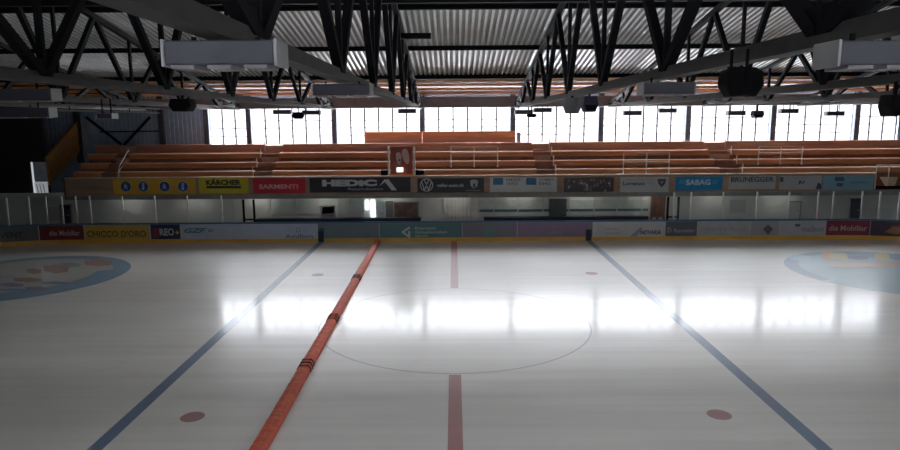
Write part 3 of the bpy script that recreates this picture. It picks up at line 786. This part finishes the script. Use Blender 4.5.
def disc_p(t, px, py, r, y, m, name='emblem', r0=0, n=24):
    c = at(px, py, y); k = y/653; q = MB()
    if r0:
        vs = []
        for i in range(n):
            u = 2*math.pi*i/n; vs += [(c.x+r*k*math.cos(u), y, c.z+r*k*math.sin(u)), (c.x+r0*k*math.cos(u), y, c.z+r0*k*math.sin(u))]
        q.add(vs, [(2*i, 2*i+1, (2*i+3) % (2*n), (2*i+2) % (2*n)) for i in range(n)])
    else: q.add([(c.x+r*k*math.cos(2*math.pi*i/n), y, c.z+r*k*math.sin(2*math.pi*i/n)) for i in range(n)], [tuple(range(n))])
    return q.build(name, m, t)

W_ = (0.74, 0.74, 0.74); K_ = (0.03, 0.03, 0.035)
# lower advertisements on the boards
def board_ad(px0, px1, col, label):
    xa, xb = ax(px0, 231, BY-0.02), ax(px1, 231, BY-0.02)
    t = thing('board_advert', label, 'advertisement', ((xa+xb)/2, arc_y((xa+xb)/2), 0.2), 'adverts on the rink boards')
    strip(xa, xb, 0.010, 0.21, BT-0.03, 0.008, 24).build('sheet', am(col), t); return t
yb = BY-0.014
t = board_ad(-22, 40, (0.17, 0.18, 0.19), 'dull grey board advert at the far left end'); letters(t, 'INVENT', 2, 27, 233.5, 6, yb, am((0.05, 0.05, 0.06)), curved=True)
t = board_ad(41, 83.5, (0.20, 0.03, 0.03), 'dark red board advert left of the ochre one'); letters(t, 'die Mobiliar', 50, 80, 233, 5.5, yb, am((0.5, 0.42, 0.42)), curved=True)
t = board_ad(84.5, 149.5, (0.62, 0.40, 0.08), 'ochre yellow board advert with dark capital letters at the left'); letters(t, "CHICCO D'ORO", 87, 146, 233.8, 6.5, yb, am((0.10, 0.07, 0.02)))
t = board_ad(150.5, 180, (0.03, 0.03, 0.09), 'small navy board advert with pale letters right of the ochre one'); rect(t, 153, 158.5, 228, 238, yb, am((0.3, 0.04, 0.05))); letters(t, 'REO', 159.5, 174, 232, 7.5, yb, am((0.55, 0.55, 0.6)), 0.04); letters(t, '+', 175.5, 179, 232.5, 4, yb, am((0.7, 0.6, 0.2)), 0.05)
t = board_ad(181, 316.5, (0.50, 0.56, 0.70), 'long pale blue board advert left of the left blue line'); letters(t, 'GZF', 184, 207, 230.5, 5, yb, am((0.06, 0.22, 0.26)), 0.04, 0.4); letters(t, 'air', 208, 214, 230, 4.5, yb, am((0.10, 0.30, 0.34))); letters(t, 'Amilton', 285, 313, 236.2, 4, yb, am((0.2, 0.2, 0.34))); disc_p(t, 298, 230, 2.4, yb, am((0.25, 0.25, 0.4)), r0=1.7)
t = board_ad(318, 379, (0.16, 0.22, 0.27), 'plain blue-grey board advert between left blue line and red divider'); rect(t, 319, 324, 228, 239, yb, am((0.03, 0.10, 0.12))); disc_p(t, 321.5, 235, 2, yb-0.002, am((0.10, 0.28, 0.30)))
t = board_ad(379.5, 462, (0.10, 0.22, 0.24), 'dark teal board advert with pale arrow, right of the red divider')
patch(t, [(401, 232), (409, 226.5), (410.4, 228.3), (404.5, 232), (410, 236.5), (409, 238.3)], yb, am((0.55, 0.62, 0.60)), 'emblem'); rect(t, 408, 410.4, 231, 238.5, yb-0.002, am((0.55, 0.62, 0.60)), 'emblem')
for body, x1, py in (('Kanton', 436, 228), ('Graubunden', 447, 232), ('Sport', 428, 236)): letters(t, body, 415, x1, py, 3, yb, am((0.48, 0.55, 0.52)))
t = board_ad(462.5, 517, (0.20, 0.19, 0.25), 'dusky mauve teal board advert right of the red centre line'); rect(t, 483, 496, 226, 239, yb, am((0.16, 0.24, 0.26)))
t = board_ad(517.5, 592.5, (0.26, 0.18, 0.28), 'purple board advert left of the right blue line'); letters(t, 'event', 545, 563, 233, 5, yb, am((0.34, 0.27, 0.36)), 0.0, 0.3)
t = board_ad(596, 665, (0.55, 0.55, 0.56), 'pale board advert with dark letters right of the right blue line'); letters(t, 'NOVARIA', 640, 661, 232.3, 4.4, yb, am((0.06, 0.06, 0.10)), 0.04, 0.2); patch(t, [(630, 236.5), (640, 227.5), (643, 228), (636, 237)], yb, am((0.28, 0.30, 0.45)), 'emblem'); rect(t, 606, 618, 228, 230, yb, am((0.55, 0.4, 0.5))); rect(t, 606, 620, 232, 234.5, yb, am((0.42, 0.50, 0.36)))
t = board_ad(665.5, 697, (0.10, 0.11, 0.13), 'slate board advert with pale letters right of centre'); letters(t, 'D', 667.5, 671.5, 230, 5, yb, am((0.4, 0.4, 0.44))); letters(t, 'Ramseier', 674, 695, 230.5, 4, yb, am((0.38, 0.38, 0.42)))
t = board_ad(697.5, 750, (0.44, 0.44, 0.46), 'light grey board advert with faint letters, right of the slate one'); letters(t, 'Allegra Bank', 701, 748, 229.5, 5, yb, am((0.34, 0.34, 0.37)))
t = board_ad(750.5, 779, (0.38, 0.36, 0.40), 'grey board advert with dark diamond emblem'); patch(t, [(768, 235), (773, 229), (768, 224.5), (763, 229)], yb, am((0.10, 0.08, 0.10)), 'emblem')
t = board_ad(779.5, 825.5, (0.46, 0.47, 0.52), 'pale board advert with blue letters left of the right dark red one'); letters(t, 'malbun', 802, 824, 229, 5.5, yb, am((0.26, 0.28, 0.36)), 0.03); rect(t, 795, 800, 224, 226.5, yb, am((0.08, 0.08, 0.2)))
t = board_ad(826, 868, (0.22, 0.03, 0.05), 'dark red board advert near the right end'); letters(t, 'die Mobiliar', 829, 866, 228, 5.5, yb, am((0.48, 0.36, 0.38)), curved=True)
t = board_ad(868.5, 930, (0.07, 0.04, 0.07), 'dark photo board advert at the far right end'); patch(t, [(881, 231), (888, 225), (895, 225), (898, 229), (890, 233)], yb, am((0.38, 0.17, 0.08)), 'print', True)
# dark markers where the blue lines meet the boards
for X, lb in ((-7.47, 'left'), (7.53, 'right')):
    q = MB(); q.box(X-0.16, X+0.16, BY-0.05, BY-0.03, 0, 0.62)
    tag(q.build('line_marker', NAVY), 'dark navy marker on the boards at the end of the %s blue line' % lb, 'marker', 'line markers on the boards')

# upper banners on the parapet
yp = FY-0.035
def banner(px0, px1, col, label, py0=177.3, py1=192.6):
    a = at(px0, py1, FY-0.02); c = at(px1, py0, FY-0.02)
    t = thing('parapet_banner', label, 'banner', ((a.x+c.x)/2, FY, a.z), 'sponsor banners on the parapet')
    MB().box(a.x, c.x, FY-0.028, FY-0.005, a.z, c.z).build('sheet', am(col), t); return t
t = banner(114, 195, (0.80, 0.46, 0.05), 'orange-yellow parapet banner with four round blue emblems', 178.5, 194.5)
BL = am((0.05, 0.10, 0.34)); LB = am((0.48, 0.58, 0.78))
for i, px in enumerate((125.8, 143.2, 164.5, 182.8)):
    disc_p(t, px, 186.6, 5.6, yp, am((0.62, 0.60, 0.50)), r0=5.0)
    disc_p(t, px, 186.6, 5.0, yp, BL)
    if i % 2: patch(t, [(px-1.4, 190), (px+1.4, 190), (px+0.9, 185), (px+1.6, 183), (px-1.6, 183), (px-0.9, 185)], yp-0.003, LB, 'emblem')
    else: patch(t, [(px-1.8, 190), (px-0.2, 187.5), (px+1.8, 190.2), (px+1.2, 186), (px-0.5, 183), (px-1.6, 185.5)], yp-0.003, LB, 'emblem')
t = banner(199.5, 248, (0.70, 0.58, 0.04), 'lemon yellow parapet banner with black capitals over a black bar', 177.5, 193.5); letters(t, 'KÄRCHER', 206, 241, 182, 6.2, yp, am(K_), 0.05); rect(t, 206.5, 241, 186, 188.4, yp, am(K_))
t = banner(253.5, 305, (0.62, 0.03, 0.05), 'bright red parapet banner with a pale line of letters', 178, 193.5); letters(t, 'SARMENTI', 259, 298, 186.6, 4.6, yp, am((0.75, 0.42, 0.42)), 0.03)
t = banner(310, 410.5, (0.018, 0.018, 0.03), 'long black parapet banner with big silver capitals'); SIL = am((0.62, 0.62, 0.64))
letters(t, 'HEDiC', 322, 377, 183, 6.6, yp, SIL, 0.07); patch(t, [(379, 186.3), (384.5, 179.3), (388.5, 179.3), (397, 190.3), (391.5, 190.3), (385, 182)], yp, SIL, 'emblem'); letters(t, 'Raumdesign', 348, 383, 189.3, 3.2, yp, am((0.40, 0.38, 0.42)))
t = banner(417.5, 484, (0.02, 0.024, 0.03), 'black parapet banner with a round pale emblem and small text', 178, 192.6)
EM = am((0.55, 0.58, 0.60)); disc_p(t, 426.5, 185, 6.6, yp, EM, r0=5.7)
def stroke(t, p, q, w, y, m):
    a, c = Vector(p), Vector(q); d = (c-a).normalized(); n_ = Vector((-d.y, d.x))*w/2
    patch(t, [tuple(a+n_), tuple(a-n_), tuple(c-n_), tuple(c+n_)], y, m, 'emblem')
for p, q in (((424, 179.6), (426.5, 184.4)), ((426.5, 184.4), (429, 179.6)), ((421.6, 181.6), (424.4, 190)), ((424.4, 190), (426.5, 185.6)), ((426.5, 185.6), (428.6, 190)), ((428.6, 190), (431.4, 181.6))): stroke(t, p, q, 1.0, yp-0.003, EM)
letters(t, 'valler-auto.ch', 437, 463.5, 185.3, 3.2, yp, am((0.5, 0.5, 0.56)), 0.03)
patch(t, [(470, 180.5), (474, 179.5), (478.2, 180.5), (477.4, 186), (474, 188.6), (470.8, 186)], yp, am((0.42, 0.46, 0.45)), 'emblem'); rect(t, 473, 475.4, 183.5, 187.5, yp-0.003, am((0.05, 0.04, 0.06)), 'emblem'); rect(t, 466, 481, 190, 191, yp, am((0.18, 0.2, 0.2)))
t = banner(490, 557, (0.60, 0.60, 0.60), 'white parapet banner with two blue squares', 177, 192.3)
for px, l1, l2 in ((498, 'EMSER', 'WERKE'), (531, 'DOMAT', 'EMS')):
    rect(t, px-5, px+5.2, 178, 184.8, yp, am((0.02, 0.16, 0.30)), 'emblem'); letters(t, l1, px+8, px+23, 179.8, 2.8, yp, am((0.2, 0.22, 0.26))); letters(t, l2, px+8, px+20, 183.6, 2.8, yp, am((0.2, 0.22, 0.26)))
t = banner(564, 614, (0.05, 0.04, 0.045), 'dark photo parapet banner showing a crowd', 177.5, 192)
for k in range(42):
    px = random.uniform(566, 612); py = random.uniform(179, 190.5); s = random.uniform(.6, 1.5)
    patch(t, [(px-s, py+s), (px+s, py+s), (px+s*.8, py-s), (px-s*.6, py-s)], yp-0.001*(k % 5), am(random.choice([(0.30, 0.12, 0.12), (0.22, 0.14, 0.15), (0.14, 0.10, 0.12), (0.42, 0.40, 0.36)])))
t = banner(620, 669, (0.55, 0.55, 0.55), 'pale grey parapet banner with dark script and a shield', 176.8, 192); letters(t, 'Lorenzo', 623, 645, 183.4, 3.6, yp, am((0.10, 0.10, 0.12)), 0.04); letters(t, 'Partner', 647, 655, 183, 3, yp, am((0.42, 0.42, 0.44))); rect(t, 625, 652, 179.3, 180.1, yp, am((0.4, 0.4, 0.42)))
patch(t, [(657.5, 179), (666, 179), (665, 184), (661.7, 187.3), (658.5, 184)], yp, am((0.06, 0.05, 0.10)), 'emblem'); patch(t, [(659.5, 181), (664, 181), (661.7, 184.5)], yp-0.003, am((0.3, 0.25, 0.3)), 'emblem')
t = banner(675, 723, (0.0, 0.24, 0.52), 'bright blue parapet banner with white capitals', 176.4, 190.6); letters(t, 'SABAG', 686, 710.5, 182.3, 5.4, yp, am((0.55, 0.68, 0.78)), 0.04); letters(t, '///', 679, 685, 182, 3.5, yp, am((0.12, 0.42, 0.66))); letters(t, '///', 711.5, 718, 182, 3.5, yp, am((0.12, 0.42, 0.66)))
t = banner(728.5, 776, (0.52, 0.52, 0.52), 'white parapet banner with a row of tall black capitals', 175.8, 189.4); letters(t, 'BRUNEGGER', 731, 774, 179.4, 5.2, yp, am((0.08, 0.08, 0.09)), 0.03)
t = banner(779, 822, (0.48, 0.48, 0.50), 'pale parapet banner with two small dark marks', 175.6, 189.6); letters(t, 'JU', 798, 804.5, 182.5, 3.8, yp, am(K_), 0.05); rect(t, 780, 783.5, 177, 182, yp, am((0.12, 0.10, 0.08))); rect(t, 793, 809, 177.3, 178, yp, am((0.35, 0.35, 0.37))); patch(t, [(815.5, 189), (821.5, 189), (821, 184), (818, 182.5)], yp, am((0.04, 0.07, 0.14)))
t = banner(822.5, 874, (0.24, 0.44, 0.54), 'light blue parapet banner at the right end', 175.4, 190.2); rect(t, 835, 844, 177, 181, yp, am((0.08, 0.12, 0.2))); rect(t, 836.5, 843, 183, 186.5, yp, am((0.10, 0.13, 0.18))); letters(t, 'Arosa Bergbahnen', 851, 868, 182.5, 2.6, yp, am((0.08, 0.20, 0.28)))

# glass shields on the boards, each a pane with its post
gl = [(-6, 'at the picture edge far left'), (14, 'first full pane from the left'), (32, 'second full pane from the left'), (47, 'third pane from the left'), (62, 'in front of the navy door'), (76, 'left of the ochre board advert'),
      (90, 'above the left half of the ochre board advert'), (122.5, 'above the right half of the ochre board advert'), (155, 'above the small navy board advert'), (187.5, 'below the lemon yellow banner'), (221.5, 'last wide one before the left bench gate'), (235, None)]
gr = [(674, 'first one right of the team bench'), (691, 'below the bright blue banner'), (723, 'below the white banner with tall capitals'), (757, 'left of the light grey door'), (789, 'before the light grey door'), (818, 'above the right dark red board advert'), (833, 'left of the dark blue door'),
      (861, 'right of the dark blue door'), (877, 'second from the right edge'), (893, 'at the right picture edge'), (912, None)]
for lst in (gl, gr):
    for (p0, lb), (p1, _) in zip(lst[:-1], lst[1:]):
        xa, xb = ax(p0, 210, BY), ax(p1, 210, BY)
        t = thing('glass_shield', 'clear rink glass shield on the boards, %s' % lb, 'glass shield', (xa, arc_y(xa), BT+0.06), 'glass shields on the boards')
        strip(xa+0.05, xb-0.05, -0.05, BT+0.062, 2.62, 0.02, 4).build('pane', RGLASS, t)
        MB().box(xa-0.035, xa+0.035, arc_y(xa)+0.02, arc_y(xa)+0.10, BT+0.06, 2.66).build('post', WHITE, t)

# ============================================================ RED DIVIDER
pa, pb = ground(260, 450), ground(378, 242)
dirv = (pb-pa).normalized()
ends = [(244, 480), (299, 373), (336, 324), (353, 282), (378.3, 241.8)]
dl = ['nearest the viewer', 'second nearest, between two dark straps', 'second furthest', 'furthest, ending at the boards']
def on_line(px, py):
    g = ground(px, py); s = (g-pa).dot(dirv); return pa + dirv*s
for (e0, e1, lb) in zip(ends[:-1], ends[1:], dl):
    A, B = on_line(*e0), on_line(*e1); B = A + (B-A).normalized()*((B-A).length-0.05)
    if lb.startswith('furthest'): B = A + (B-A).normalized()*((B-A).length-0.15)
    t = thing('rink_divider', 'red padded divider segment on the ice, %s' % lb, 'rink divider', (A+B)/2, 'red divider segments')
    d = (B-A).normalized(); u = Vector((d.y, -d.x, 0)); hw, hh = 0.17, 0.19; q = MB()
    L_ = (B-A).length; n = int(L_/0.12); prof = [(-hw, 0.0), (-hw, .09), (-hw*.72, hh*.9), (0, hh), (hw*.72, hh*.9), (hw, .09), (hw, 0.0)]
    vs = []
    for k in range(n+1):
        s = 1.0 + 0.045*math.sin(k*1.9) + 0.03*math.sin(k*0.77+1); c = A + d*(L_*k/n)
        for (a, z) in prof: vs.append(c + u*(a*(0.97+0.03*s)) + Vector((0, 0, z*s + 0.003)))
    m_ = len(prof); fs = [tuple(range(m_)), tuple(range(n*m_+m_-1, n*m_-1, -1))]
    for k in range(n): fs += [(k*m_+i, k*m_+(i+1) % m_, (k+1)*m_+(i+1) % m_, (k+1)*m_+i) for i in range(m_)]
    q.add(vs, fs); q.build('pad', REDPAD, t)
    for i in range(3):
        cc = A + d*(0.06+0.22*i); q = MB(); up = Vector((0, 0, hh+0.02)); pr = [cc - u*(hw+0.02) + Vector((0, 0, 0.01)), cc - u*(hw+0.02) + Vector((0, 0, .1)), cc - u*(hw*0.75) + up, cc + u*(hw*0.75) + up, cc + u*(hw+0.02) + Vector((0, 0, .1)), cc + u*(hw+0.02) + Vector((0, 0, 0.01))]
        vs = [p - d*0.03 for p in pr] + [p + d*0.03 for p in pr]
        q.add(vs, [(0,1,2,3,4,5), (11,10,9,8,7,6)] + [(k, 6+k, 6+(k+1) % 6, (k+1) % 6) for k in range(6)]); q.build('strap', REDDARK, t)

# ============================================================ LIGHT
wd = bpy.data.worlds.new('sky'); SC.world = wd; wd.use_nodes = True
nt = wd.node_tree; bg = nt.nodes['Background']; bg.inputs['Color'].default_value = (0.95, 0.97, 1.0, 1)
tc = nt.nodes.new('ShaderNodeTexCoord'); sx = nt.nodes.new('ShaderNodeSeparateXYZ'); mr = nt.nodes.new('ShaderNodeMapRange')
mr.interpolation_type = 'SMOOTHSTEP'                # overcast sky, brighter higher up
mr.inputs['From Min'].default_value = 0.10; mr.inputs['From Max'].default_value = 0.50
mr.inputs['To Min'].default_value = 1.25; mr.inputs['To Max'].default_value = 14.0
nt.links.new(tc.outputs['Generated'], sx.inputs[0]); nt.links.new(sx.outputs['Z'], mr.inputs['Value']); m2 = nt.nodes.new('ShaderNodeMapRange'); m2.interpolation_type = 'SMOOTHSTEP'   # extra brightness added below the horizon, lifting the roof sheet
m2.inputs['From Min'].default_value = -0.05; m2.inputs['From Max'].default_value = -0.22
m2.inputs['To Min'].default_value = 0.0; m2.inputs['To Max'].default_value = 19.0
ad = nt.nodes.new('ShaderNodeMath'); ad.operation = 'ADD'
nt.links.new(sx.outputs['Z'], m2.inputs['Value']); nt.links.new(mr.outputs['Result'], ad.inputs[0]); nt.links.new(m2.outputs['Result'], ad.inputs[1])
m3_ = nt.nodes.new('ShaderNodeMapRange'); m3_.interpolation_type = 'SMOOTHSTEP'   # extra brightness added to the near-side sky, to front-light the stand
m3_.inputs['From Min'].default_value = -0.2; m3_.inputs['From Max'].default_value = -0.7; m3_.inputs['To Min'].default_value = 0.0; m3_.inputs['To Max'].default_value = 0.7
a2 = nt.nodes.new('ShaderNodeMath'); a2.operation = 'ADD'
nt.links.new(sx.outputs['Y'], m3_.inputs['Value']); nt.links.new(ad.outputs[0], a2.inputs[0]); nt.links.new(m3_.outputs['Result'], a2.inputs[1])
nt.links.new(a2.outputs[0], bg.inputs['Strength'])
SC.view_settings.view_transform = 'Standard'; SC.view_settings.look = 'None'
SC.view_settings.gamma = 1; SC.view_settings.use_curve_mapping = False
SC.view_settings.exposure = 1.2
SC.cycles.max_bounces = 10; SC.cycles.diffuse_bounces = 6; SC.cycles.transparent_max_bounces = 12
SC.cycles.use_denoising = True
SC.cycles.sample_clamp_indirect = 8
